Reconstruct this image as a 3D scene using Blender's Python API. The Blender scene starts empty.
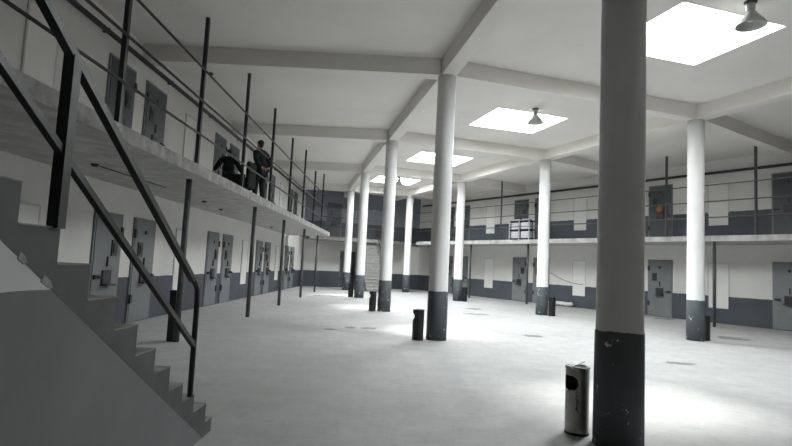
import bpy, bmesh, math, random
from mathutils import Vector, Matrix
random.seed(7)
D = bpy.data; SC = bpy.context.scene; COL = SC.collection
PI = math.pi

# ------------------------------------------------------------------ helpers
class MB:
    """collects shapes into one mesh"""
    def __init__(self): self.bm = bmesh.new()
    def box(self, x0, x1, y0, y1, z0, z1, bev=0):
        vs = [self.bm.verts.new((x, y, z)) for z in (z0, z1) for y in (y0, y1) for x in (x0, x1)]
        fs = [self.bm.faces.new([vs[i] for i in q]) for q in
              ((0,2,3,1),(4,5,7,6),(0,1,5,4),(2,6,7,3),(0,4,6,2),(1,3,7,5))]
        if bev:
            es = list({e for f in fs for e in f.edges})
            bmesh.ops.bevel(self.bm, geom=es, offset=bev, segments=2, affect='EDGES', profile=.5)
        return self
    def prism(self, pts, z0, z1):
        a = [self.bm.verts.new((x, y, z0)) for x, y in pts]
        b = [self.bm.verts.new((x, y, z1)) for x, y in pts]
        n = len(pts)
        self.bm.faces.new(a[::-1]); self.bm.faces.new(b)
        for i in range(n): self.bm.faces.new((a[i], a[(i+1) % n], b[(i+1) % n], b[i]))
        return self
    def prism_x(self, pts, x0, x1):
        """profile in y,z extruded along x"""
        a = [self.bm.verts.new((x0, y, z)) for y, z in pts]
        b = [self.bm.verts.new((x1, y, z)) for y, z in pts]
        n = len(pts)
        self.bm.faces.new(a[::-1]); self.bm.faces.new(b)
        for i in range(n): self.bm.faces.new((a[i], a[(i+1) % n], b[(i+1) % n], b[i]))
        return self
    def tube(self, pts, r, seg=10, cap=True):
        pts = [Vector(p) for p in pts]; rings = []
        rs = r if isinstance(r, (list, tuple)) else [r]*len(pts)
        for i, p in enumerate(pts):
            if i == 0: t = pts[1]-p
            elif i == len(pts)-1: t = p-pts[i-1]
            else: t = (pts[i+1]-p).normalized()+(p-pts[i-1]).normalized()
            t.normalize()
            u = t.cross(Vector((0,0,1)))
            if u.length < 1e-3: u = t.cross(Vector((0,1,0)))
            u.normalize(); v = t.cross(u)
            rings.append([self.bm.verts.new(p+(u*math.cos(2*PI*k/seg)+v*math.sin(2*PI*k/seg))*rs[i]) for k in range(seg)])
        for a, b in zip(rings, rings[1:]):
            for k in range(seg):
                f = self.bm.faces.new((a[k], a[(k+1) % seg], b[(k+1) % seg], b[k])); f.smooth = seg > 6
        if cap: self.bm.faces.new(rings[0][::-1]); self.bm.faces.new(rings[-1])
        return self
    def bar(self, a, b, w, h=None):
        """square bar between two points"""
        a, b = Vector(a), Vector(b); h = h or w
        t = (b-a).normalized(); u = t.cross(Vector((0,0,1)))
        if u.length < 1e-3: u = Vector((1,0,0))
        u.normalize(); v = u.cross(t)
        q = [(-1,-1),(1,-1),(1,1),(-1,1)]
        A = [self.bm.verts.new(a+u*i*w/2+v*j*h/2) for i, j in q]
        B = [self.bm.verts.new(b+u*i*w/2+v*j*h/2) for i, j in q]
        self.bm.faces.new(A[::-1]); self.bm.faces.new(B)
        for k in range(4): self.bm.faces.new((A[k], A[(k+1) % 4], B[(k+1) % 4], B[k]))
        return self
    def lathe(self, prof, seg=32, c=(0,0,0), closed=False):
        rings = []
        for r, z in prof:
            if r < 1e-5: rings.append([self.bm.verts.new((c[0], c[1], c[2]+z))])
            else: rings.append([self.bm.verts.new((c[0]+r*math.cos(2*PI*k/seg), c[1]+r*math.sin(2*PI*k/seg), c[2]+z)) for k in range(seg)])
        for a, b in zip(rings, rings[1:]):
            for k in range(seg):
                k2 = (k+1) % seg
                if len(a) == 1 and len(b) == 1: continue
                if len(a) == 1: f = self.bm.faces.new((a[0], b[k2], b[k]))
                elif len(b) == 1: f = self.bm.faces.new((a[k], a[k2], b[0]))
                else: f = self.bm.faces.new((a[k], a[k2], b[k2], b[k]))
                f.smooth = True
        return self
    def ball(self, c, r, sc=(1,1,1), u=12, v=8):
        m = Matrix.Translation(c) @ Matrix.Diagonal((sc[0]*r, sc[1]*r, sc[2]*r, 1))
        g = bmesh.ops.create_uvsphere(self.bm, u_segments=u, v_segments=v, radius=1, matrix=m)
        for vv in g['verts']:
            for f in vv.link_faces: f.smooth = True
        return self
    def build(self, name, mat, parent=None, loc=(0,0,0), rz=0):
        bmesh.ops.recalc_face_normals(self.bm, faces=self.bm.faces[:])
        me = D.meshes.new(name); self.bm.to_mesh(me); self.bm.free()
        for m in (mat if isinstance(mat, (list, tuple)) else [mat]): me.materials.append(m)
        o = D.objects.new(name, me); COL.objects.link(o)
        o.location = loc; o.rotation_euler.z = rz
        if parent is not None: o.parent = parent
        return o

def tag(o, label=None, cat=None, group=None, kind=None):
    if label: o['label'] = label
    if cat: o['category'] = cat
    if group: o['group'] = group
    if kind: o['kind'] = kind
    return o
def empty(name, loc=(0,0,0), rz=0):
    o = D.objects.new(name, None); COL.objects.link(o)
    o.location = loc; o.rotation_euler.z = rz; o.empty_display_size = .1
    return o
KIDS = {}
def copy_tree(o, parent=None):
    c = o.copy(); COL.objects.link(c)
    if parent is not None: c.parent = parent
    for ch in [x for x in D.objects if x.parent == o]: copy_tree(ch, c)
    return c

# ------------------------------------------------------------------ materials
def new_mat(name):
    m = D.materials.new(name); m.use_nodes = True
    nt = m.node_tree; b = nt.nodes['Principled BSDF']
    return m, nt, b
def N(nt, t, **kw):
    n = nt.nodes.new(t)
    for k, v in kw.items(): setattr(n, k, v)
    return n
def pos(nt):
    g = N(nt, 'ShaderNodeNewGeometry'); return g.outputs['Position']
def math_n(nt, op, a, b=None, c=None):
    n = N(nt, 'ShaderNodeMath', operation=op)
    for i, v in enumerate((a, b, c)):
        if v is None: continue
        if isinstance(v, (int, float)): n.inputs[i].default_value = v
        else: nt.links.new(v, n.inputs[i])
    return n.outputs[0]
def noise(nt, vec, scale, detail=4, rough=.6):
    n = N(nt, 'ShaderNodeTexNoise'); n.inputs['Scale'].default_value = scale
    n.inputs['Detail'].default_value = detail; n.inputs['Roughness'].default_value = rough
    if vec is not None: nt.links.new(vec, n.inputs['Vector'])
    return n.outputs['Fac']
def mix(nt, fac, a, b):
    n = N(nt, 'ShaderNodeMix', data_type='RGBA')
    if isinstance(fac, (int, float)): n.inputs[0].default_value = fac
    else: nt.links.new(fac, n.inputs[0])
    for i, v in ((6, a), (7, b)):
        if isinstance(v, (tuple, list)): n.inputs[i].default_value = (*v, 1)
        else: nt.links.new(v, n.inputs[i])
    return n.outputs[2]
def ramp(nt, fac, a, b):
    n = N(nt, 'ShaderNodeMapRange'); n.inputs[1].default_value = a; n.inputs[2].default_value = b
    nt.links.new(fac, n.inputs[0]); return n.outputs[0]
def bump(nt, b, h, strength=.2, dist=.02):
    n = N(nt, 'ShaderNodeBump'); n.inputs['Strength'].default_value = strength; n.inputs['Distance'].default_value = dist
    nt.links.new(h, n.inputs['Height']); nt.links.new(n.outputs[0], b.inputs['Normal'])

def plain(name, col, rough=.6, metal=0, var=.15, scale=6, bmp=0.05):
    m, nt, b = new_mat(name); p = pos(nt)
    f = noise(nt, p, scale)
    c2 = tuple(c*(1-var) for c in col); c1 = tuple(min(1, c*(1+var)) for c in col)
    nt.links.new(mix(nt, ramp(nt, f, .3, .7), c2, c1), b.inputs['Base Color'])
    b.inputs['Roughness'].default_value = rough; b.inputs['Metallic'].default_value = metal
    if bmp: bump(nt, b, noise(nt, p, scale*8), bmp, .005)
    return m

WHITE = (.745, .725, .69); SLATE = (.072, .082, .097)
def wall_paint(name, levels, near=None, chips=.5, white=WHITE, slate=SLATE, upper=None, thr=.70, wave=.05):
    """white plaster with a slate grey painted dado: levels = list of (floor z, dado z)"""
    m, nt, b = new_mat(name); p = pos(nt)
    sx = N(nt, 'ShaderNodeSeparateXYZ'); nt.links.new(p, sx.inputs[0]); z = sx.outputs[2]
    wob = math_n(nt, 'MULTIPLY_ADD', noise(nt, p, 5), wave, -wave/2)
    zz = math_n(nt, 'ADD', z, wob)
    if near is not None:   # paint line 25 cm higher on the stretch of wall before y = near
        zz = math_n(nt, 'SUBTRACT', zz, math_n(nt, 'MULTIPLY', math_n(nt, 'LESS_THAN', sx.outputs[1], near), .25))
    d = None
    for z0, z1 in levels:
        k = math_n(nt, 'MULTIPLY', math_n(nt, 'GREATER_THAN', z, z0), math_n(nt, 'LESS_THAN', zz, z1))
        d = k if d is None else math_n(nt, 'MAXIMUM', d, k)
    chip = math_n(nt, 'GREATER_THAN', noise(nt, p, 6.5, 6, .68), thr)
    d = math_n(nt, 'MULTIPLY', d, math_n(nt, 'SUBTRACT', 1, math_n(nt, 'MULTIPLY', chip, chips)))
    g = ramp(nt, noise(nt, p, .9, 6), .3, .75)
    wc = mix(nt, g, tuple(c*.88 for c in white), white)
    if upper: wc = mix(nt, math_n(nt, 'GREATER_THAN', z, 3.2), wc, upper)
    sc = mix(nt, g, tuple(c*.8 for c in slate), tuple(c*1.15 for c in slate))
    nt.links.new(mix(nt, d, wc, sc), b.inputs['Base Color'])
    b.inputs['Roughness'].default_value = .62
    bump(nt, b, noise(nt, p, 30), .12, .01)
    return m

M = {}
M['wall'] = wall_paint('wall_plaster', [(-1, 1.05), (3.2, 4.36)])
M['wall_l'] = wall_paint('left_wall_plaster', [(-1, 1.05), (3.2, 3.9)], near=10.45)
M['wall_f'] = wall_paint('far_wall_plaster', [(-1, 1.05), (3.2, 4.36)], upper=(.21, .225, .25))
M['column'] = wall_paint('column_paint', [(-1, 1.08)], chips=1, thr=.64, white=(.76, .755, .745), slate=(.080, .091, .098))
M['understair'] = wall_paint('understair_paint', [(-1, 1.41)], chips=.0, wave=.012, white=(.74, .74, .735), slate=(.205, .208, .212))
M['white'] = plain('white_paint', WHITE, .65, var=.05, scale=1.2)
M['panel'] = plain('blocked_door_paint', (.79, .775, .745), .65, var=.04, scale=1.5)
M['trim'] = plain('panel_edge_paint', (.58, .57, .55), .7, var=.08)
M['ceiling'] = plain('ceiling_paint', (.80, .77, .73), .7, var=.05, scale=.5)
M['slab'] = plain('slab_edge_concrete', (.46, .45, .435), .75, var=.25, scale=3, bmp=.2)
M['edge'] = plain('raw_slab_edge', (.27, .262, .25), .8, var=.45, scale=4.5, bmp=.4)
M['step'] = plain('pale_step_concrete', (.30, .295, .28), .8, var=.2, scale=3)
M['chip'] = plain('bare_plaster', (.34, .335, .32), .9, var=.2, scale=20)
M['edge_pale'] = plain('painted_slab_edge', (.50, .49, .475), .8, var=.3, scale=2.5, bmp=.3)
M['stair'] = plain('stair_concrete', (.105, .108, .108), .7, var=.18, scale=4, bmp=.15)
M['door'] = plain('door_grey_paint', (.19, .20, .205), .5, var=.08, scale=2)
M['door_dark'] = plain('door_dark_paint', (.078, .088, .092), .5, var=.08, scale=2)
M['fit'] = plain('dark_fittings', (.03, .03, .032), .45, var=.2)
M['hatch'] = plain('grey_fittings', (.05, .052, .055), .45, var=.1)
M['steel'] = plain('post_paint', (.08, .083, .085), .5, var=.2, scale=5)
M['rail_hazed'] = plain('rail_hazed_paint', (.085, .09, .095), .45, var=.2, scale=8)  # rail colour lifted to grey: haze over the hall put into the paint
M['rail'] = plain('rail_black_paint', (.018, .018, .018), .42, var=.3, scale=8)
M['pipe'] = plain('pipe_paint', (.014, .014, .014), .5, var=.1)
M['orange'] = plain('rust_orange', (.36, .13, .035), .6, var=.3, scale=14)
M['black'] = plain('black_enamel', (.012, .012, .013), .35, var=.2)
M['inox'] = plain('brushed_steel', (.36, .35, .33), .33, metal=1, var=.12, scale=9)
M['inox_d'] = plain('tarnished_steel', (.03, .03, .031), .4, metal=.4, var=.3, scale=9)
M['lamp'] = plain('lamp_metal', (.5, .5, .49), .35, metal=.25, var=.12)
M['lampin'] = plain('lamp_reflector', (.7, .7, .72), .3, metal=.6, var=.05)
M['cloth_b'] = plain('black_cloth', (.006, .006, .007), .9, var=.2, scale=20)
M['cloth_d'] = plain('dark_cloth', (.011, .012, .014), .9, var=.2, scale=20)
M['skin'] = plain('skin', (.36, .20, .14), .55, var=.08, scale=12)
M['hair'] = plain('hair', (.010, .009, .008), .7, var=.2, scale=40)
M['pale'] = plain('pale_plastic', (.62, .61, .66), .55, var=.08)
M['cable'] = plain('cable', (.03, .03, .03), .6)
M['treads'] = plain('worn_tread', (.30, .285, .265), .8, var=.3, scale=9, bmp=.2)

def floor_mat():
    m, nt, b = new_mat('concrete_floor'); p = pos(nt)
    a = ramp(nt, noise(nt, p, .35, 8, .62), .3, .72); c = ramp(nt, noise(nt, p, 2.3, 8, .7), .32, .72)
    base = mix(nt, a, (.40, .397, .392), (.54, .538, .535))
    base = mix(nt, math_n(nt, 'MULTIPLY', c, .6), base, (.36, .357, .352))
    fine = ramp(nt, noise(nt, p, 9, 9, .78), .52, .72)
    base = mix(nt, math_n(nt, 'MULTIPLY', fine, .55), base, (.22, .215, .21))
    # worn dark stains and patched drain holes
    sx = N(nt, 'ShaderNodeSeparateXYZ'); nt.links.new(p, sx.inputs[0])
    wob = math_n(nt, 'MULTIPLY_ADD', noise(nt, p, 2.6, 7, .7), 4.5, -2.1)
    s = None
    for x, y, rx, ry in ((9.9, 15.2, .55, .55), (5.6, 10.25, .38, .2), (3.42, 21.7, .42, .5), (3.1, 19.2, .55, .35), (3.62, 13.5, .35, .3),
                         (-1.45, 12.8, .2, .2), (-1.02, 13.35, .2, .25), (-.55, 13.4, .32, .22), (-3.1, 25.5, .9, .7), (11.2, 21.5, .6, .4)):
        dx = math_n(nt, 'DIVIDE', math_n(nt, 'SUBTRACT', sx.outputs[0], x), rx)
        dy = math_n(nt, 'DIVIDE', math_n(nt, 'SUBTRACT', sx.outputs[1], y), ry)
        r = math_n(nt, 'ADD', math_n(nt, 'MULTIPLY', dx, dx), math_n(nt, 'MULTIPLY', dy, dy))
        r = math_n(nt, 'ADD', r, wob)
        k = math_n(nt, 'LESS_THAN', r, .75); s = k if s is None else math_n(nt, 'MAXIMUM', s, k)
    base = mix(nt, math_n(nt, 'MULTIPLY', s, .75), base, (.11, .105, .10))
    nt.links.new(base, b.inputs['Base Color'])
    nt.links.new(math_n(nt, 'MULTIPLY_ADD', c, .25, .5), b.inputs['Roughness'])
    bump(nt, b, noise(nt, p, 6, 8, .7), .15, .02)
    return m
M['floor'] = floor_mat()

def glass_mat():
    m = D.materials.new('skylight_glass'); m.use_nodes = True; nt = m.node_tree; nt.nodes.clear()
    o = N(nt, 'ShaderNodeOutputMaterial'); t = N(nt, 'ShaderNodeBsdfTransparent'); g = N(nt, 'ShaderNodeBsdfGlossy')
    t.inputs[0].default_value = (.95, .97, .97, 1); g.inputs['Roughness'].default_value = .1
    mx = N(nt, 'ShaderNodeMixShader'); mx.inputs[0].default_value = .06
    nt.links.new(t.outputs[0], mx.inputs[1]); nt.links.new(g.outputs[0], mx.inputs[2]); nt.links.new(mx.outputs[0], o.inputs[0])
    return m
M['glass'] = glass_mat()

# ------------------------------------------------------------------ layout (metres; the lens is 1.6 m above the floor)
CEIL = 6.45; BEAM = 6.06; G0 = 3.05; G1 = 3.25
LX = -6.05                                   # left wall
CC = {0: (2.225, 5.15), 1: (1.03, 11.93), 2: (-.28, 18.55), 3: (-1.61, 25.29), 4: (-2.85, 31.96), -1: (3.45, -1.6)}
def C(i): return CC[i]       # left row of columns
CE = {0: (10.7, 8.1), 1: (8.25, 14.32), 2: (5.80, 20.42), 3: (3.29, 26.71), 4: (.82, 33.02)}
def EE(i): return CE[i]      # right row of columns (1..4)
W0 = Vector((13.2, 19.9)); WD = Vector((-.5477, .8367)); WN = Vector((-.8367, -.5477))  # right wall: start, along, towards the hall
def W(s, n=0): v = W0+WD*s+WN*n; return (v.x, v.y)
WRZ = math.atan2(WD.y, WD.x)
cornerL = (LX, 34.4); cornerR = (1.72, 37.4)
FD = (Vector(cornerR)-Vector(cornerL)).normalized(); FN = Vector((FD.y, -FD.x))
FRZ = math.atan2(FD.y, FD.x)
def F(s, n=0): v = Vector(cornerL)+FD*s+FN*n; return (v.x, v.y)
nearL = (LX, -2.0); nearR = W(-26.2)
s_end = (Vector(cornerR)-W0).dot(WD)

# ------------------------------------------------------------------ room shell
room = [nearL, nearR, cornerR, cornerL]
tag(MB().prism(room, -.2, 0).build('floor', M['floor']), kind='structure')
def wall(name, a, b, mat, t=.2, zt=CEIL+.3):
    a, b = Vector(a), Vector(b); d = (b-a).normalized(); n = Vector((d.y, -d.x))  # outward side for counter-clockwise order
    return tag(MB().prism([a-d*t, b+d*t, b+d*t+n*t, a-d*t+n*t], -.2, zt).build(name, mat), kind='structure')
wall('wall_near', nearL, nearR, M['wall'])
wall('wall_right', nearR, cornerR, M['wall'])
wall('wall_far', cornerR, cornerL, M['wall_f'])
wall('wall_left', cornerL, nearL, M['wall_l'])

SKY = [Vector((5.70-1.96*i, 10.12+6.49*i)) for i in range(4)]
SA = math.radians(16.6); SU = Vector((math.cos(SA), math.sin(SA))); SV = Vector((-SU.y, SU.x))
def sky_rect(c, a=1.2, b=1.03): return [c-SU*a-SV*b, c+SU*a-SV*b, c+SU*a+SV*b, c-SU*a+SV*b]
def ceiling():
    mb = MB(); bm = mb.bm
    loops = [[Vector(p) for p in room]]+[sky_rect(c) for c in SKY]
    lv = []
    for z in (CEIL, CEIL+.22):
        es = []; row = []
        for lp in loops:
            vs = [bm.verts.new((p.x, p.y, z)) for p in lp]; row.append(vs)
            for i in range(len(vs)): es.append(bm.edges.new((vs[i], vs[(i+1) % len(vs)])))
        bmesh.ops.triangle_fill(bm, edges=es, use_beauty=True)
        lv.append(row)
    for a, b in zip(*lv):
        n = len(a)
        for i in range(n): bm.faces.new((a[i], a[(i+1) % n], b[(i+1) % n], b[i]))
    return tag(mb.build('ceiling', M['ceiling']), kind='structure')
ceiling()
for i, c in enumerate(SKY):
    w = MB()
    o = sky_rect(c, 1.28, 1.11); q = sky_rect(c, 1.2, 1.03)
    bm = w.bm
    for k in range(4):
        k2 = (k+1) % 4
        P = [o[k], o[k2], q[k2], q[k]]
        w.prism([(p.x-c.x, p.y-c.y) for p in P], .225, .30)
    fr = tag(w.build('window_%d' % (i+1), M['white'], loc=(c.x, c.y, CEIL)), kind='structure')
    MB().prism([(p.x-c.x, p.y-c.y) for p in sky_rect(c, 1.24, 1.07)], .245, .255).build('pane', M['glass'], fr)

def beam(a, b, w=.34):
    a, b = Vector(a), Vector(b); d = (b-a).normalized(); n = Vector((-d.y, d.x))*w/2
    tag(MB().prism([a-n, b-n, b+n, a+n], BEAM, CEIL).build('ceiling_beam', M['ceiling']), kind='structure')
def far_hit(p, d):
    p, d = Vector(p), Vector(d); n = FN; t = (Vector(cornerL)-p).dot(n)/d.dot(n); return p+d*t
def run(row, first, last, w=.34):
    for i in range(first, last): beam(row(i), row(i+1), w)
run(C, -1, 4); beam(C(4), far_hit(C(4), Vector(C(4))-Vector(C(3))))
run(EE, 0, 4); beam(EE(4), far_hit(EE(4), Vector(EE(4))-Vector(EE(3))))
for i in range(0, 5):
    c, e = Vector(C(i)), Vector(EE(i)); d = (e-c).normalized()
    beam(c+d*.17, e-d*.17)
    beam((LX, c.y+.02), c-Vector((.17, 0)))
    s = (e-W0).dot(-WN); t = abs((e-W0).dot(WN)); beam(e-WN*.17, e-WN*t)

# ------------------------------------------------------------------ columns
def column_mesh():
    m = MB(); m.lathe([(.0, 0), (.231, 0), (.229, .5), (.226, 1.08), (.219, 1.085), (.214, 3.5), (.212, BEAM), (0, BEAM)], 40)
    bm = m.bm; bmesh.ops.recalc_face_normals(bm, faces=bm.faces[:])
    me = D.meshes.new('column'); bm.to_mesh(me); bm.free(); me.materials.append(M['column']); return me
cm = column_mesh()
col_lab = {('C',0): 'nearest round column, dark grey foot, steel ashtray bin at its left side',
 ('C',1): 'round white column with grey foot in mid hall, second nearest of the left row',
 ('C',2): 'round white column with grey foot, third of the left row, skinny dark bin beside it',
 ('C',3): 'round white column with grey foot, fourth of the left row, before the far staircase',
 ('C',4): 'farthest round white column of the left row, by the end of the left gallery',
 ('E',1): 'round white column with chipped grey foot at right, nearest of the right row',
 ('E',2): 'round white column with grey foot just left of the nearest column, second of the right row',
 ('E',3): 'round white column with grey foot, third of the right row, dark bin at its right side',
 ('E',4): 'farthest round white column of the right row, before the far wall, no bin'}
for (r, i), lab in col_lab.items():
    x, y = C(i) if r == 'C' else EE(i)
    o = D.objects.new('column', cm); COL.objects.link(o); o.location = (x, y, 0); o.rotation_euler.z = i*1.3
    tag(o, lab, 'column', 'round hall columns')

# ------------------------------------------------------------------ galleries
def arc(cx, cy, r, a0, a1, n=8): return [(cx+r*math.cos(math.radians(a0+(a1-a0)*k/n)), cy+r*math.sin(math.radians(a0+(a1-a0)*k/n))) for k in range(n+1)]
gl = [(LX, -2), (-3.60, -2)] + arc(-4.6, 28.6, 1.0, 0, 90) + [(LX, 29.6)]
tag(MB().prism(gl, G0, G1).build('floor_gallery_left', [M['slab'], M['edge']]), kind='structure')
GW = 2.14
sr = s_end-2.6
tag(MB().prism([W(-26, 0), W(-26, GW), W(sr, GW), W(sr+2.6, 0)][::1], G0, G1).build('floor_gallery_right', [M['slab'], M['edge_pale']]), kind='structure')
fl = (Vector(cornerR)-Vector(cornerL)).length
tag(MB().prism([F(0, 0), F(0, 2.0), F(fl-2.8, 2.0), F(fl, 0)], G0, G1).build('floor_gallery_far', [M['slab'], M['edge']]), kind='structure')

for o in list(D.objects):
    if o.name.startswith('floor_gallery'):
        for p_ in o.data.polygons:
            if abs(p_.normal.z) < .5: p_.material_index = 1
ords = ['nearest to the stairs', 'second from the stairs', 'third from the stairs', 'fourth from the stairs', 'farthest from the stairs']
for k, (x, y) in enumerate([(-3.97, 9.86), (-3.97, 14.6), (-4.02, 18.75), (-4.1, 23.5), (-4.2, 28.3)]):
    m = MB(); m.lathe([(0, 0), (.055, 0), (.055, G0), (0, G0)], 16)
    o = m.build('support_post', M['steel'], loc=(x, y, 0))
    tag(o, 'thin dark steel post under the left gallery, ' + ords[k], 'post', 'posts under the left gallery')
rp = [((11.51, 18.81), 'thin dark steel post under the right gallery, right of the chipped column foot'),
      ((9.15, 22.85), 'thin dark steel post under the right gallery, hidden behind the big nearest column'),
      ((6.82, 26.75), 'thin dark steel post under the right gallery, beside the small cell door in mid wall'),
      ((4.42, 30.35), 'thin dark steel post under the right gallery, just right of the third right-row column')]
for (x, y), lab in rp:
    m = MB(); m.lathe([(0, 0), (.055, 0), (.055, G0), (0, G0)], 16)
    tag(m.build('support_post', M['steel'], loc=(x, y, 0)), lab, 'post', 'posts under the right gallery')

def railing(name, pts, base_line, label, mat='rail', hs=(.68, 1.27, 1.88)):
    """pts: post feet; base_line: (start, end) of the rails"""
    r = empty(name, (*base_line[0], G1))
    o = Vector((*base_line[0], G1))
    for (x, y) in pts:
        MB().box(-.035, .035, -.035, .035, 0, CEIL-G1).build('post', M[mat], r, Vector((x, y, G1))-o)
    d = (Vector(base_line[1])-Vector(base_line[0])).normalized(); n = Vector((d.y, -d.x))
    for h in hs:
        a = Vector((0, 0, h)); b = Vector((*base_line[1], G1+h))-o
        MB().tube([a, b], .023, 8).build('rail', M[mat], r)
    return tag(r, label, 'railing')
railing('gallery_railing', [(-4.0-.003*y, y) for y in (4.2, 7.3, 10.3, 13.4, 16.45, 19.5, 22.5, 25.5, 28.5)],
        ((-3.94, -1.9), (-4.05, 29.1)), 'black steel railing of the left gallery, tall posts up to the ceiling', hs=(.77, 1.45, 2.08))
p = [W(s, 1.93) for s in (-4.4, -1.3, 1.83, 4.78, 7.83, 10.88, 13.9, 16.9)]
railing('gallery_railing', p, (W(-12, 1.97), W(sr+.2, 1.97)), 'dark steel railing of the right gallery, three thin rails on tall posts', 'rail_hazed')
railing('gallery_railing', [F(s, 1.85) for s in (.2, 2.6)], (F(0.05, 1.9), F(fl-2.6, 1.9)), 'dark railing of the far gallery above the far staircase', 'rail_hazed')

for nm, a, b, lab in (('pipe', (LX+.09, -1.9, 6.02), (LX+.09, 34.2, 6.0), 'dark pipe run high along the left gallery wall'),
                      ('pipe', (*W(-24, .09), 5.94), (*W(s_end-.4, .09), 5.94), 'dark pipe run high along the right gallery wall')):
    o = MB().tube([a, b], .055, 12)
    e = empty('pipe', a); A_, B_ = Vector(a), Vector(b)
    q = o.build('tube', M['pipe'], e, -A_)
    nw = Vector((1, 0, 0)) if a[0] < 0 else Vector((WN.x, WN.y, 0))
    for k in range(1, 12):
        c_ = (B_-A_)*(k/12)
        MB().bar(c_-nw*.088, c_+nw*.05, .03, .10).build('bracket', M['pipe'], e)
    tag(e, lab, 'pipe')

# ------------------------------------------------------------------ cell doors
DW = .98; DH = 2.38
def make_door(mat, flip=False):
    f = -1 if flip else 1
    X = lambda a, b: (min(a*f, b*f), max(a*f, b*f))
    m = MB(); m.box(-DW/2, DW/2, 0, .05, .02, DH, .006)
    d = m.build('door_1', mat); d['kind'] = 'structure'
    m = MB(); m.box(-DW/2-.05, -DW/2, 0, .035, 0, DH+.05); m.box(DW/2, DW/2+.05, 0, .035, 0, DH+.05); m.box(-DW/2, DW/2, 0, .035, DH, DH+.05)
    m.build('door_frame', M['door'], d)
    x = X(.12, .34)
    m = MB(); m.box(*x, .05, .075, 1.52, 1.86); a = m.build('viewing_hatch', M['hatch'], d)
    x2 = X(.16, .28); MB().box(*x2, .075, .09, 1.58, 1.78).build('peephole', M['fit'], a)
    m = MB(); m.box(*X(-.16, .16), .05, .085, .94, 1.22); h = m.build('food_hatch', M['fit'], d)
    MB().box(*X(-.18, .18), .05, .20, .90, .935).build('hatch_ledge', M['hatch'], h)
    m = MB(); m.box(*X(-.46, -.30), .05, .10, 1.04, 1.12); m.tube([(-.38*f, .1, 1.08), (-.38*f, .15, 1.08), (-.24*f, .15, 1.06)], .016, 8)
    m.build('door_handle', M['fit'], d)
    MB().tube([(-.0, .065, 1.3), (0, .065, 1.5)], .02, 8).build('lock_bar', M['fit'], d)
    for z in (.45, 1.95):
        MB().box(*X(.45, .53), .035, .08, z, z+.2).build('hinge', M['fit'], d)
    MB().lathe([(0, 0), (.05, 0), (.05, .02), (0, .02)], 16).build('plate_disc', M['fit'], d)
    c = [x for x in D.objects if x.parent == d and x.name.startswith('plate_disc')][0]
    c.rotation_euler.x = -PI/2; c.location = (0, .05, 2.1)
    return d
protoA = make_door(M['door'], False); protoB = make_door(M['door'], True)
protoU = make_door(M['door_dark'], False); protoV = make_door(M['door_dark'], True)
used = set(); dn = [0]
def put_door(proto, x, y, z, rz):
    o = proto if proto.name not in used else copy_tree(proto)
    used.add(proto.name); dn[0] += 1
    o.name = 'door_%d' % dn[0]; used.add(o.name)
    o.location = (x, y, z); o.rotation_euler.z = rz
    return o
# local +y of a door looks into the hall: left wall -> +x (rz -90), right wall -> WN, far wall -> FN
for y0 in (10.5, 16.9, 22.9, 28.95):
    for k, yy in enumerate((y0+.48, y0+2.08 if y0 < 15 else y0+2.0)):
        put_door(protoB if k == 0 else protoA, LX, yy, 0, -PI/2)
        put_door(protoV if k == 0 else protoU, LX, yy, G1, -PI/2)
RZR = WRZ+PI
RZR = math.atan2(-WN.x, WN.y)
for s0 in (-3.6, 2.66, 9.2, 15.6):
    for k, ss in enumerate((s0+.5, s0+2.02)):
        if ss > s_end-.7: continue
        put_door(protoA if k == 0 else protoB, *W(ss), 0, RZR)
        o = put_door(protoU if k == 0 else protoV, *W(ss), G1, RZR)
        if s0 == 2.66 and k == 0:
            q = MB().lathe([(0, 0), (.17, 0), (.16, .05), (.1, .08), (0, .085)], 20).build('round_cover', M['orange'], o)
            q.rotation_euler.x = -PI/2; q.location = (0, .05, 1.36); q['label'] = 'rusty orange round cover over the hatch'
RZF = math.atan2(-FN.x, FN.y)
put_door(protoU, *F(3.1), 0, RZF); put_door(protoU, *F(2.0), G1, RZF)

# blocked-up doorways: white raised panels that reach down into the dado
tn = [0]
def blocked(x, y, z, rz):
    tn[0] += 1
    m = MB(); m.box(-.36, .36, -.01, .02, .58, 2.30)
    o = m.build('trim_%d' % tn[0], M['panel'], None, (x, y, z), rz); o['kind'] = 'structure'
    m = MB(); m.box(-.40, -.36, -.01, .026, 1.07, 2.33); m.box(.36, .40, -.01, .03, 1.07, 2.34); m.box(-.36, .36, -.01, .03, 2.30, 2.34)
    m.build('panel_edge', M['trim'], o)
for y in (8.45, 14.8, 21.15, 27.05): blocked(LX, y, 0, -PI/2); blocked(LX, y, G1, -PI/2)
for s in (-5.6, .81, 7.3, 13.7): blocked(*W(s), 0, RZR); blocked(*W(s), G1, RZR)

# ------------------------------------------------------------------ near staircase (climbs towards the lens along the left)
SX = -1.62; SW = 1.25; R_ = .188; T_ = .283; Y0 = 5.11
st = empty('staircase', (SX-SW/2, Y0, 0)); off = Vector((-(SX-SW/2), -Y0, 0))
NOSE = [(4.99, .12), (4.81, .29), (4.50, .44), (4.23, .59), (3.96, .77), (3.69, .945), (3.40, 1.14), (3.11, 1.335), (2.81, 1.525), (2.53, 1.70), (2.24, 1.88)]
while NOSE[-1][1] < G1-.01: NOSE.append((NOSE[-1][0]-.283, NOSE[-1][1]+(G1-1.88)/8))
prof = []; zp = 0
for y, z in NOSE: prof += [(y, zp), (y, z)]; zp = z
top = [(-2.0, G1), (-2.0, G0)]
slope = .62
prof += top
prof += [(2.28-(G0-1.55)/slope, G0), (2.28+1.55/slope, 0)]
MB().prism_x(prof, SX-SW, SX).build('flight', M['stair'], st, off)
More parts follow.
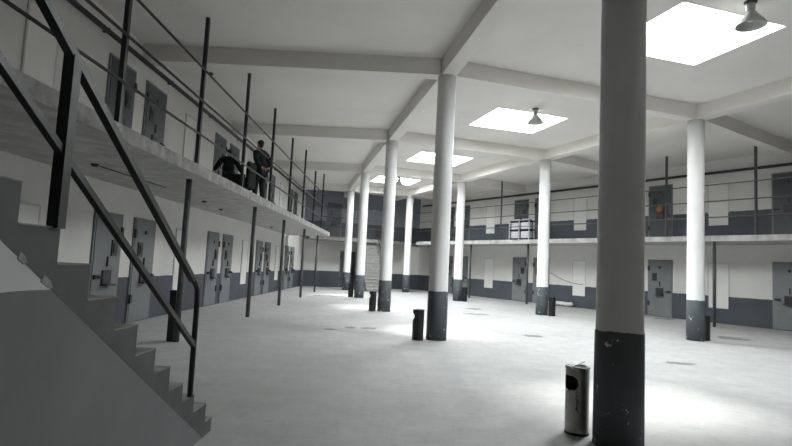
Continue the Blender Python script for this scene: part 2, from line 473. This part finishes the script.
MB().prism_x([(-1.9, 0), (2.28+1.55/slope, 0), (2.28-(G0-1.55)/slope, G0-.0), (-1.9, G0)], SX-SW+.05, SX-.0015).build('support_wall', M['understair'], st, off)
for (y, z), (y2, z2) in zip(NOSE, NOSE[1:]):
    MB().box(SX-SW+.01, SX+.002, y2+.005, y+.004, z, z+.008, .002).build('tread', M['treads'], st, off)
for y, w in ((2.47, .045), (2.29, .03)):
    z = 1.55-slope*(y-2.28)
    MB().prism_x([(y-w, z+slope*w-.012), (y-w*.6, z+slope*w+.02), (y+w*.4, z+.022), (y+w, z-slope*w+.012), (y+w*.3, z-.016)], SX-.01, SX+.003).build('chipped_edge', M['chip'], st, off)
tag(st, 'grey concrete staircase climbing at left from hall floor to the gallery', 'staircase')
rl = empty('stair_railing', (SX-.005, 4.40, .58)); ro = Vector((-(SX-.005), -4.40, -.58))
xr = SX-.005
zA = lambda y: 2.71-.645*(y-2.25); zB = lambda y: 2.34-.628*(y-2.05)
MB().bar((xr, -.6, zA(-.6)), (xr, 4.27, zA(4.27)+.0), .045).build('rail', M['rail'], rl, ro)
MB().bar((xr, -.6, zB(-.6)), (xr, 4.40, zB(4.40)), .036).build('rail', M['rail'], rl, ro)
MB().tube([(xr, 4.22, zA(4.22)), (xr, 4.32, zA(4.30)), (xr, 4.39, zA(4.36)-.02), (xr, 4.405, 1.2), (xr, 4.41, .448)], .024, 8).build('post', M['rail'], rl, ro)
MB().box(xr-.028, xr+.028, 2.47, 2.53, 1.70, zA(2.5)).build('post', M['rail'], rl, ro)
MB().box(xr-.028, xr+.028, .55, .61, 2.81, zA(.58)).build('post', M['rail'], rl, ro)
tag(rl, 'black steel handrail with two sloping bars along the grey staircase', 'handrail')

# far staircase, rising to the far gallery
fs = empty('staircase', (-.95, 31.4, 0))
fa = math.radians(17)
m = MB(); n = 17; pr = []
for k in range(n): pr += [(k*.2, k*G1/n), (k*.2, (k+1)*G1/n)]
pr += [(n*.2, 0)]
m.prism_x(pr, -.62, .62); fl_ = m.build('flight', M['step'], fs)
for k in range(n): MB().box(-.63, .63, k*.2-.03, k*.2+.2, (k+1)*G1/n-.045, (k+1)*G1/n+.004, .004).build('tread', M['edge'], fs)
m = MB(); m.bar((.6, .1, 1.0), (.6, 3.3, G1+.85), .04); m.build('handrail', M['rail'], fs)
for yy in (.15, 1.7, 3.2): MB().box(.58, .62, yy-.02, yy+.02, yy/.2*G1/n, yy/.2*G1/n+.95).build('baluster', M['rail'], fs)
fs.rotation_euler.z = fa
tag(fs, 'pale concrete staircase rising at the far end of the hall between two left-row columns', 'staircase')

# ------------------------------------------------------------------ ashtray bins
def bin_body(r, h, zo, hw, hh, seg=96, rings=70):
    """hollow cylinder with an oval opening facing +x"""
    m = MB(); bm = m.bm
    g = []
    for j in range(rings+1):
        z = .02+(h-.02)*j/rings
        g.append([bm.verts.new((r*math.cos(2*PI*k/seg), r*math.sin(2*PI*k/seg), z)) for k in range(seg)])
    for j in range(rings):
        for k in range(seg):
            a = 2*PI*(k+.5)/seg; a = a-2*PI if a > PI else a
            z = .02+(h-.02)*(j+.5)/rings
            if abs(a/hw)**2.3+abs((z-zo)/hh)**2.3 < 1: continue
            f = bm.faces.new((g[j][k], g[j][(k+1) % seg], g[j+1][(k+1) % seg], g[j+1][k])); f.smooth = True
    bm.faces.new(g[0][::-1])
    return m
def make_bin(mat, h, r, label, x, y, hole_dir, opening=True, solid_top=True, litter=False):
    b = empty('ashtray_bin', (x, y, 0), hole_dir)
    m = bin_body(r, h, h*.77, .86 if opening else .0001, h*.11 if opening else .0001)
    o = m.build('body', mat, b)
    so = o.modifiers.new('wall', 'SOLIDIFY'); so.thickness = .004; so.offset = -1
    MB().lathe([(r*.97, .02), (r*1.04, .02), (r*1.04, 0), (0, 0)], 32).build('base', M['black'], b)
    MB().lathe([(r, h-.012), (r*1.05, h-.012), (r*1.05, h+.006), (r*.88, h+.006), (r*.8, h-.02), (0, h-.028)], 40).build('ashtray', M['inox'] if litter else mat, b)
    if litter:
        for k in range(9):
            a = random.random()*6.28; rr = r*.62*random.random(); q = random.random()*3.14
            px, py = rr*math.cos(a), rr*math.sin(a)
            MB().tube([(px-.03*math.cos(q), py-.03*math.sin(q), h-.014), (px+.03*math.cos(q), py+.03*math.sin(q), h+.012*random.random())], .005, 6).build('cigarette_butt', M['white'], b)
        MB().bar((r*.5, -.02, h+.0), (-r*1.25, -.05, h+.035), .022, .006).build('lid_clip', M['inox'], b)
        for q in (((-.16, .31), (.02, .30), (.10, .27), (.16, .28)), ((-.02, .30), (-.05, .23), (-.12, .20)), ((-.05, .23), (.05, .18)), ((.02, .35), (.03, .33))):
            MB().tube([((r+.0015)*math.cos(.75+u), (r+.0015)*math.sin(.75+u), z+.05) for u, z in q], .004, 6).build('printed_mark', M['black'], b)
    return tag(b, label, 'bin', 'ashtray bins by the columns')
def toward(p): return math.atan2(-p[1], -p[0])     # angle from a point to the lens
def left_of(p, deg=90): return toward(p)-math.radians(deg)
P = (1.94, 5.47)
make_bin(M['inox'], .665, .118, 'brushed steel ashtray bin with a round side opening beside the nearest column', *P, left_of(P, 42), litter=True)
P = (.60, 11.72); make_bin(M['inox_d'], .66, .125, 'dark ashtray bin at the left of the second nearest left-row column', *P, left_of(P, 88))
P = (-.68, 18.4); make_bin(M['inox_d'], .68, .125, 'dark ashtray bin at the left of the third left-row column', *P, left_of(P, 88))
P = (-2.02, 25.45); make_bin(M['inox_d'], .68, .13, 'dark ashtray bin at the left of the fourth left-row column', *P, left_of(P, 88))
P = (8.585, 14.42); make_bin(M['black'], .66, .11, 'black bin half hidden behind the chipped foot of the nearest right-row column', *P, left_of(P, -140))
P = (6.10, 20.10); make_bin(M['black'], .70, .13, 'black bin at the right of the second right-row column', *P, left_of(P, -140))
P = (3.61, 26.42); make_bin(M['black'], .70, .13, 'black bin at the right of the third right-row column', *P, left_of(P, -140))
b = empty('waste_box', (-4.10, 9.93, 0))
MB().box(-.06, .06, -.06, .06, 0, .92, .008).build('body', M['black'], b)
MB().box(-.065, .065, -.065, .065, .92, .945, .006).build('lid', M['black'], b)
tag(b, 'narrow black box standing at the foot of the gallery post nearest to the stairs', 'bin')

# ------------------------------------------------------------------ hanging lamps by the skylights
lamp_lab = ['bell-shaped metal ceiling lamp at the largest, nearest skylight', 'small bell-shaped metal ceiling lamp at the second nearest skylight',
            'tiny bell-shaped ceiling lamp at the third skylight, behind a column', 'tiny bell-shaped ceiling lamp at the farthest skylight']
def make_lamp():
    l = empty('ceiling_lamp')
    MB().lathe([(0, 0), (.10, 0), (.10, -.03), (.04, -.045), (.0, -.045)], 24).build('ceiling_rose', M['hatch'], l)
    MB().lathe([(.0, -.04), (.065, -.045), (.075, -.07), (.07, -.18), (.055, -.19), (0, -.19)], 24).build('socket', M['lamp'], l)
    s = MB().lathe([(.06, -.17), (.08, -.20), (.14, -.28), (.21, -.37), (.235, -.415), (.24, -.44), (.232, -.44), (.2, -.37), (.13, -.29), (.07, -.2), (.05, -.18)], 36).build('shade', M['lamp'], l)
    MB().lathe([(0, -.19), (.03, -.2), (.055, -.27), (.06, -.31), (.04, -.35), (0, -.365)], 20).build('bulb', M['lampin'], l)
    return l
lp0 = make_lamp()
for i, c in enumerate(SKY):
    q = c+Vector((.23, -1.46)); o = lp0 if i == 0 else copy_tree(lp0)
    o.location = (q.x, q.y, CEIL); tag(o, lamp_lab[i], 'lamp', 'bell lamps beside the skylights')
fx = [((-5.07, 8.64), 'small dark round fixture under the left gallery, above the stair handrail', 'nearest'),
      ((-5.05, 13.62), 'small dark round fixture under the left gallery, just right of the nearest support post', ''),
      ((-5.28, 15.65), 'small dark round fixture under the left gallery, near the pair of grey doors', ''),
      ((-5.5, 23.1), 'small dark round fixture under the far part of the left gallery', '')]
f0 = None
for (x, y), lab, _ in fx:
    if f0 is None:
        f0 = MB().lathe([(0, 0), (.065, 0), (.065, -.02), (.04, -.045), (0, -.05)], 20).build('soffit_light', M['fit']); o = f0
    else: o = copy_tree(f0)
    o.location = (x, y, G0); tag(o, lab, 'light fixture', 'fixtures under the left gallery')
for k, (a, b_) in enumerate((((-5.07, 8.8, G0-.008), (-5.0, 11.2, G0-.008)),)):
    tag(MB().tube([a, b_], .012, 6).build('cable', M['cable']), 'thin dark cable run along the underside of the left gallery', 'cable')
m = MB(); m.lathe([(0, 0), (.06, 0), (.06, -.05), (0, -.06)], 16)
tag(m.build('ceiling_box', M['fit'], None, (-5.09, 13.49, CEIL)), 'tiny dark box on the ceiling above the left gallery', 'box')
cab = MB(); pts = []
for k in range(9):
    t = k/8; x, y = W(9.05-2.0*t, .02); pts.append((x, y, 1.62-.5*t+.12*(t-.5)**2*4-.1))
tag(cab.tube(pts, .014, 6).build('cable', M['cable']), 'loose dark cable hanging on the right wall behind the second right-row column', 'cable')
m = MB()
for k in range(9):
    x, y = W(8.9-.16*k, .14+.05*random.random()); m.ball((x, y, .12+.02*random.random()), .13, (1, .8, .8), 10, 7)
tag(m.build('plastic_sheet', M['white']), 'crumpled white sheet on the floor at the right wall foot', 'sheet')

# ------------------------------------------------------------------ rack on the right gallery
rk = empty('rack', (*W(9.75, 1.55), G1), math.atan2(WD.y, WD.x))
for x in (-.68, 0, .68):
    for y in (-.17, .17): MB().box(x-.025, x+.025, y-.025, y+.025, 0, 1.02).build('upright', M['pale'], rk)
for z in (.04, .50, .95): MB().box(-.72, .72, -.19, .19, z, z+.07, .01).build('shelf', M['cloth_d'], rk)
for x in (-.34, .34):
    for z in (.11, .57): MB().box(x-.24, x+.24, -.15, .15, z, z+.36, .02).build('panel', M['pale'], rk)
tag(rk, 'low rack with pale panels and dark shelves on the right gallery', 'rack')
for x in (-.36, .36):
    m = MB(); m.box(-.27, .27, -.13, .13, 0, .10, .045)
    rot = math.atan2(WD.y, WD.x); px, py = W(9.75, 1.55)
    tag(m.build('folded_blanket', M['pale'], None, (px+x*math.cos(rot), py+x*math.sin(rot), G1+1.02), rot),
        'pale folded bundle on top of the rack, ' + ('nearer end' if x < 0 else 'farther end'), 'bundle', 'bundles on the rack')
    
# ------------------------------------------------------------------ people on the left gallery
def skin_mesh(joints, edges, levels=2):
    """joints: {name: (pos, radius)}; one continuous surface grown along the bones"""
    names = list(joints); me = D.meshes.new('skin')
    me.from_pydata([joints[n][0] for n in names], [(names.index(a), names.index(b)) for a, b in edges], [])
    o = D.objects.new('skin', me); COL.objects.link(o)
    o.modifiers.new('s', 'SKIN'); sl = me.skin_vertices[0].data
    for i, n in enumerate(names):
        r = joints[n][1]; r = r if isinstance(r, tuple) else (r, r)
        sl[i].radius = r; sl[i].use_root = (i == 0)
    sb = o.modifiers.new('u', 'SUBSURF'); sb.levels = levels; sb.render_levels = levels
    dg = bpy.context.evaluated_depsgraph_get(); dg.update()
    ev = D.meshes.new_from_object(o.evaluated_get(dg)); D.objects.remove(o)
    for p in ev.polygons: p.use_smooth = True
    return ev
def mesh_obj(name, me, mat, parent):
    me.materials.clear(); me.materials.append(mat); me.name = name
    o = D.objects.new(name, me); COL.objects.link(o); o.parent = parent; return o
def person(x, y, rz, label, H, arms, legs, lean=0, coat=M['cloth_b'], g=.03):
    """faces local +y. arms / legs: dict side -> joint positions for H = 1.75"""
    r = empty('person', (x, y, G1), rz); k = H/1.75
    L = lean
    J = {'pelvis': ((0, 0, .95), (.15, .11)), 'waist': ((0, .02*L, 1.10), (.14, .10)), 'chest': ((0, .10*L, 1.32), (.165, .115)),
         'collar': ((0, .16*L, 1.455), (.105, .085)), 'neck': ((0, .19*L+.01, 1.54), .052), 'jaw': ((0, .21*L+.025, 1.61), (.062, .07)), 'crown': ((0, .22*L+.015, 1.69), (.072, .085))}
    E = [('pelvis', 'waist'), ('waist', 'chest'), ('chest', 'collar'), ('collar', 'neck'), ('neck', 'jaw'), ('jaw', 'crown')]
    for s, n in ((-1, 'l'), (1, 'r')):
        sh, el, wr, ha = arms[n]
        J['sh'+n] = (sh, .062); J['el'+n] = (el, .045); J['wr'+n] = (wr, .030); J['ha'+n] = (ha, (.036, .02))
        E += [('collar', 'sh'+n), ('sh'+n, 'el'+n), ('el'+n, 'wr'+n), ('wr'+n, 'ha'+n)]
        hp, kn, an, to = legs[n]
        J['hp'+n] = (hp, .092); J['kn'+n] = (kn, .062); J['an'+n] = (an, .042); J['to'+n] = (to, .035)
        E += [('pelvis', 'hp'+n), ('hp'+n, 'kn'+n), ('kn'+n, 'an'+n), ('an'+n, 'to'+n)]
    sc = lambda d: {n: (tuple(c*k for c in p), tuple(c*k for c in q) if isinstance(q, tuple) else q*k) for n, (p, q) in d.items()}
    body = skin_mesh(sc(J), E)
    bm = bmesh.new(); bm.from_mesh(body); mb = MB(); mb.bm.free(); mb.bm = bm
    hc = Vector(J['jaw'][0])*k
    # face: nose, brows/eyes, ears, mouth
    mb.ball(hc+Vector((0, .082, .015))*k, .017*k, (.8, 1.1, 1.4), 8, 6)
    for s in (-1, 1):
        mb.ball(hc+Vector((s*.03, .066, .045))*k, .013*k, (1.2, .8, .8), 8, 6)
        mb.ball(hc+Vector((s*.074, 0, .02))*k, .024*k, (.4, .8, 1.3), 8, 6)
    mb.ball(hc+Vector((0, .072, -.03))*k, .02*k, (1.3, .6, .4), 8, 6)
    # fingers: five unequal bent chains on each hand
    for n in ('l', 'r'):
        wr, ha = Vector(arms[n][2])*k, Vector(arms[n][3])*k; d = (ha-wr).normalized()
        side = d.cross(Vector((0, 0, 1)));
        if side.length < .05: side = Vector((1, 0, 0))
        side.normalize(); bend = d.cross(side)
        for q, (o_, ln) in enumerate(((-.027, .062), (-.009, .074), (.009, .07), (.026, .055))):
            a = ha+side*o_*k; b_ = a+d*ln*.5*k+bend*.006*k; c = b_+d*ln*.4*k+bend*.022*k
            mb.tube([a, b_, c], [.0095*k, .0088*k, .007*k], 7)
        a = ha-d*.035*k-side*.03*k; b_ = a-side*.02*k+d*.03*k; c = b_+d*.03*k+bend*.01*k
        mb.tube([a, b_, c], [.011*k, .0105*k, .008*k], 7)
    bm.to_mesh(body); bm.free()
    mesh_obj('body', body, M['skin'], r)
    def grow(names, extra): return sc({n: (J[n][0], tuple(c+extra for c in J[n][1]) if isinstance(J[n][1], tuple) else J[n][1]+extra) for n in names})
    cj = ['pelvis', 'waist', 'chest', 'collar']+[a+n for n in 'lr' for a in ('sh', 'el', 'wr')]
    G = grow(cj, g)
    G['collar2'] = (tuple(c*k for c in (0, .185*L+.005, 1.525)), .072*k)
    G['hem'] = (tuple(c*k for c in (0, -.01, .80)), (.19*k, .14*k))
    for n in 'lr':
        w, e = Vector(G['wr'+n][0]), Vector(G['el'+n][0]); G['wr'+n] = (tuple(w+(e-w)*.08), .045*k)
    mesh_obj('jacket', skin_mesh(G, [e for e in E if e[0] in cj and e[1] in cj]+[('pelvis', 'hem'), ('collar', 'collar2')]), coat, r)
    lj = ['pelvis']+[a+n for n in 'lr' for a in ('hp', 'kn', 'an')]
    mesh_obj('trousers', skin_mesh(grow(lj, .02), [e for e in E if e[0] in lj and e[1] in lj]), M['cloth_d'], r)
    for n in 'lr':
        a, t = Vector(legs[n][2])*k, Vector(legs[n][3])*k
        m = MB(); m.tube([(a.x, a.y-.05*k, .045*k), (a.x, a.y, .05*k), ((a.x+t.x)/2, (a.y+t.y)/2, .045*k), (t.x, t.y+.03*k, .032*k), (t.x, t.y+.06*k, .026*k)], [.036*k, .046*k, .046*k, .038*k, .02*k], 10)
        m.build('shoe', M['black'], r)
    hr = MB(); hr.ball(Vector(J['crown'][0])*k+Vector((0, -.02, .025))*k, .092*k, (.92, 1.04, .9), 16, 10)
    hr.ball(Vector(J['jaw'][0])*k+Vector((0, -.05, .03))*k, .07*k, (.95, .75, 1), 12, 8)
    hr.build('hair', M['hair'], r)
    return tag(r, label, 'person')
def leg(s, hip=.09, fwd=0, spread=.02):
    return ((s*hip, 0, .90), (s*(hip+spread), .03+fwd*.5, .50), (s*(hip+spread*1.5), fwd-.01, .09), (s*(hip+spread*2.5), fwd+.14, .045))
# tall man, three-quarter back view, hands clasped behind him
armsB = {'l': ((-.20, .02, 1.42), (-.29, -.08, 1.15), (-.12, -.17, .98), (-.03, -.185, .96)), 'r': ((.20, .02, 1.42), (.29, -.08, 1.15), (.12, -.17, 1.0), (.03, -.2, .99))}
person(-4.17, 15.65, math.radians(62), 'person in dark jacket standing tall on the left gallery, hands held low', 1.92, armsB, {'l': leg(-1, fwd=.05), 'r': leg(1, fwd=-.03)}, lean=.3, coat=M['cloth_d'])
armsA = {'l': ((-.22, .03, 1.41), (-.36, .02, 1.16), (-.47, .16, .99), (-.51, .22, .95)), 'r': ((.22, .03, 1.41), (.36, .0, 1.15), (.46, .14, .98), (.50, .19, .94))}
person(-4.95, 15.05, math.radians(20), 'person in black clothes with arms spread out, seen from behind on the left gallery', 1.50, armsA, {'l': leg(-1), 'r': leg(1)}, lean=.8, g=.05)
# dark chair between them
ch = empty('chair', (-4.38, 14.62, G1), math.radians(80))
MB().box(-.25, .25, -.22, .24, .34, .50, .04).build('seat', M['cloth_b'], ch)
MB().box(-.25, .25, -.30, -.18, .30, 1.06, .07).build('backrest', M['cloth_b'], ch)
for x in (-.27, .27): MB().box(x-.035, x+.035, -.2, .2, .30, .68, .025).build('armrest', M['cloth_b'], ch)
for x in (-.2, .2):
    MB().tube([(x, -.22, 0), (x, -.22, .5), (x, -.23, .9)], .014, 8).build('leg', M['rail'], ch)
    MB().tube([(x, .19, 0), (x, .19, .44)], .014, 8).build('leg', M['rail'], ch)
tag(ch, 'black high-backed padded armchair on the left gallery between the two people', 'chair')

# ------------------------------------------------------------------ light: overcast-bright sky and a hazy sun through the skylights
wd = D.worlds.new('sky'); SC.world = wd; wd.use_nodes = True
bg = wd.node_tree.nodes['Background']; bg.inputs[0].default_value = (.965, .985, 1.0, 1); bg.inputs[1].default_value = 26.5
for c in SKY:
    l = D.lights.new('skylight_portal', 'AREA'); l.shape = 'RECTANGLE'; l.size = 2.4; l.size_y = 2.06
    l.cycles.is_portal = True
    o = D.objects.new('skylight_portal', l); COL.objects.link(o); o.location = (c.x, c.y, CEIL+.24); o.rotation_euler = (0, 0, SA)
sl = D.lights.new('sun', 'SUN'); sl.energy = 3.6; sl.angle = math.radians(10); sl.color = (1, .97, .92)
so = D.objects.new('sun', sl); COL.objects.link(so)
so.rotation_euler = Vector((-2.5, -3.2, -6.5)).to_track_quat('-Z', 'Y').to_euler()

# ------------------------------------------------------------------ camera
cd = D.cameras.new('camera'); cam = D.objects.new('camera', cd); COL.objects.link(cam); SC.camera = cam
cd.sensor_width = 36; cd.sensor_fit = 'HORIZONTAL'; cd.lens = 522.6/792*36; cd.clip_start = .05; cd.clip_end = 300
pt, rr = math.radians(4.706), math.radians(2.828)
fw = Vector((0, math.cos(pt), math.sin(pt))); up = Vector((0, -math.sin(pt), math.cos(pt))); rt = Vector((1, 0, 0))
RT = rt*math.cos(rr)+up*math.sin(rr); UP = -rt*math.sin(rr)+up*math.cos(rr)
cam.matrix_world = Matrix(((RT.x, UP.x, -fw.x, 0), (RT.y, UP.y, -fw.y, 0), (RT.z, UP.z, -fw.z, 1.6), (0, 0, 0, 1)))
vs = SC.view_settings; vs.view_transform = 'Standard'; vs.look = 'None'; vs.gamma = 1; vs.use_curve_mapping = False; vs.exposure = 0.93
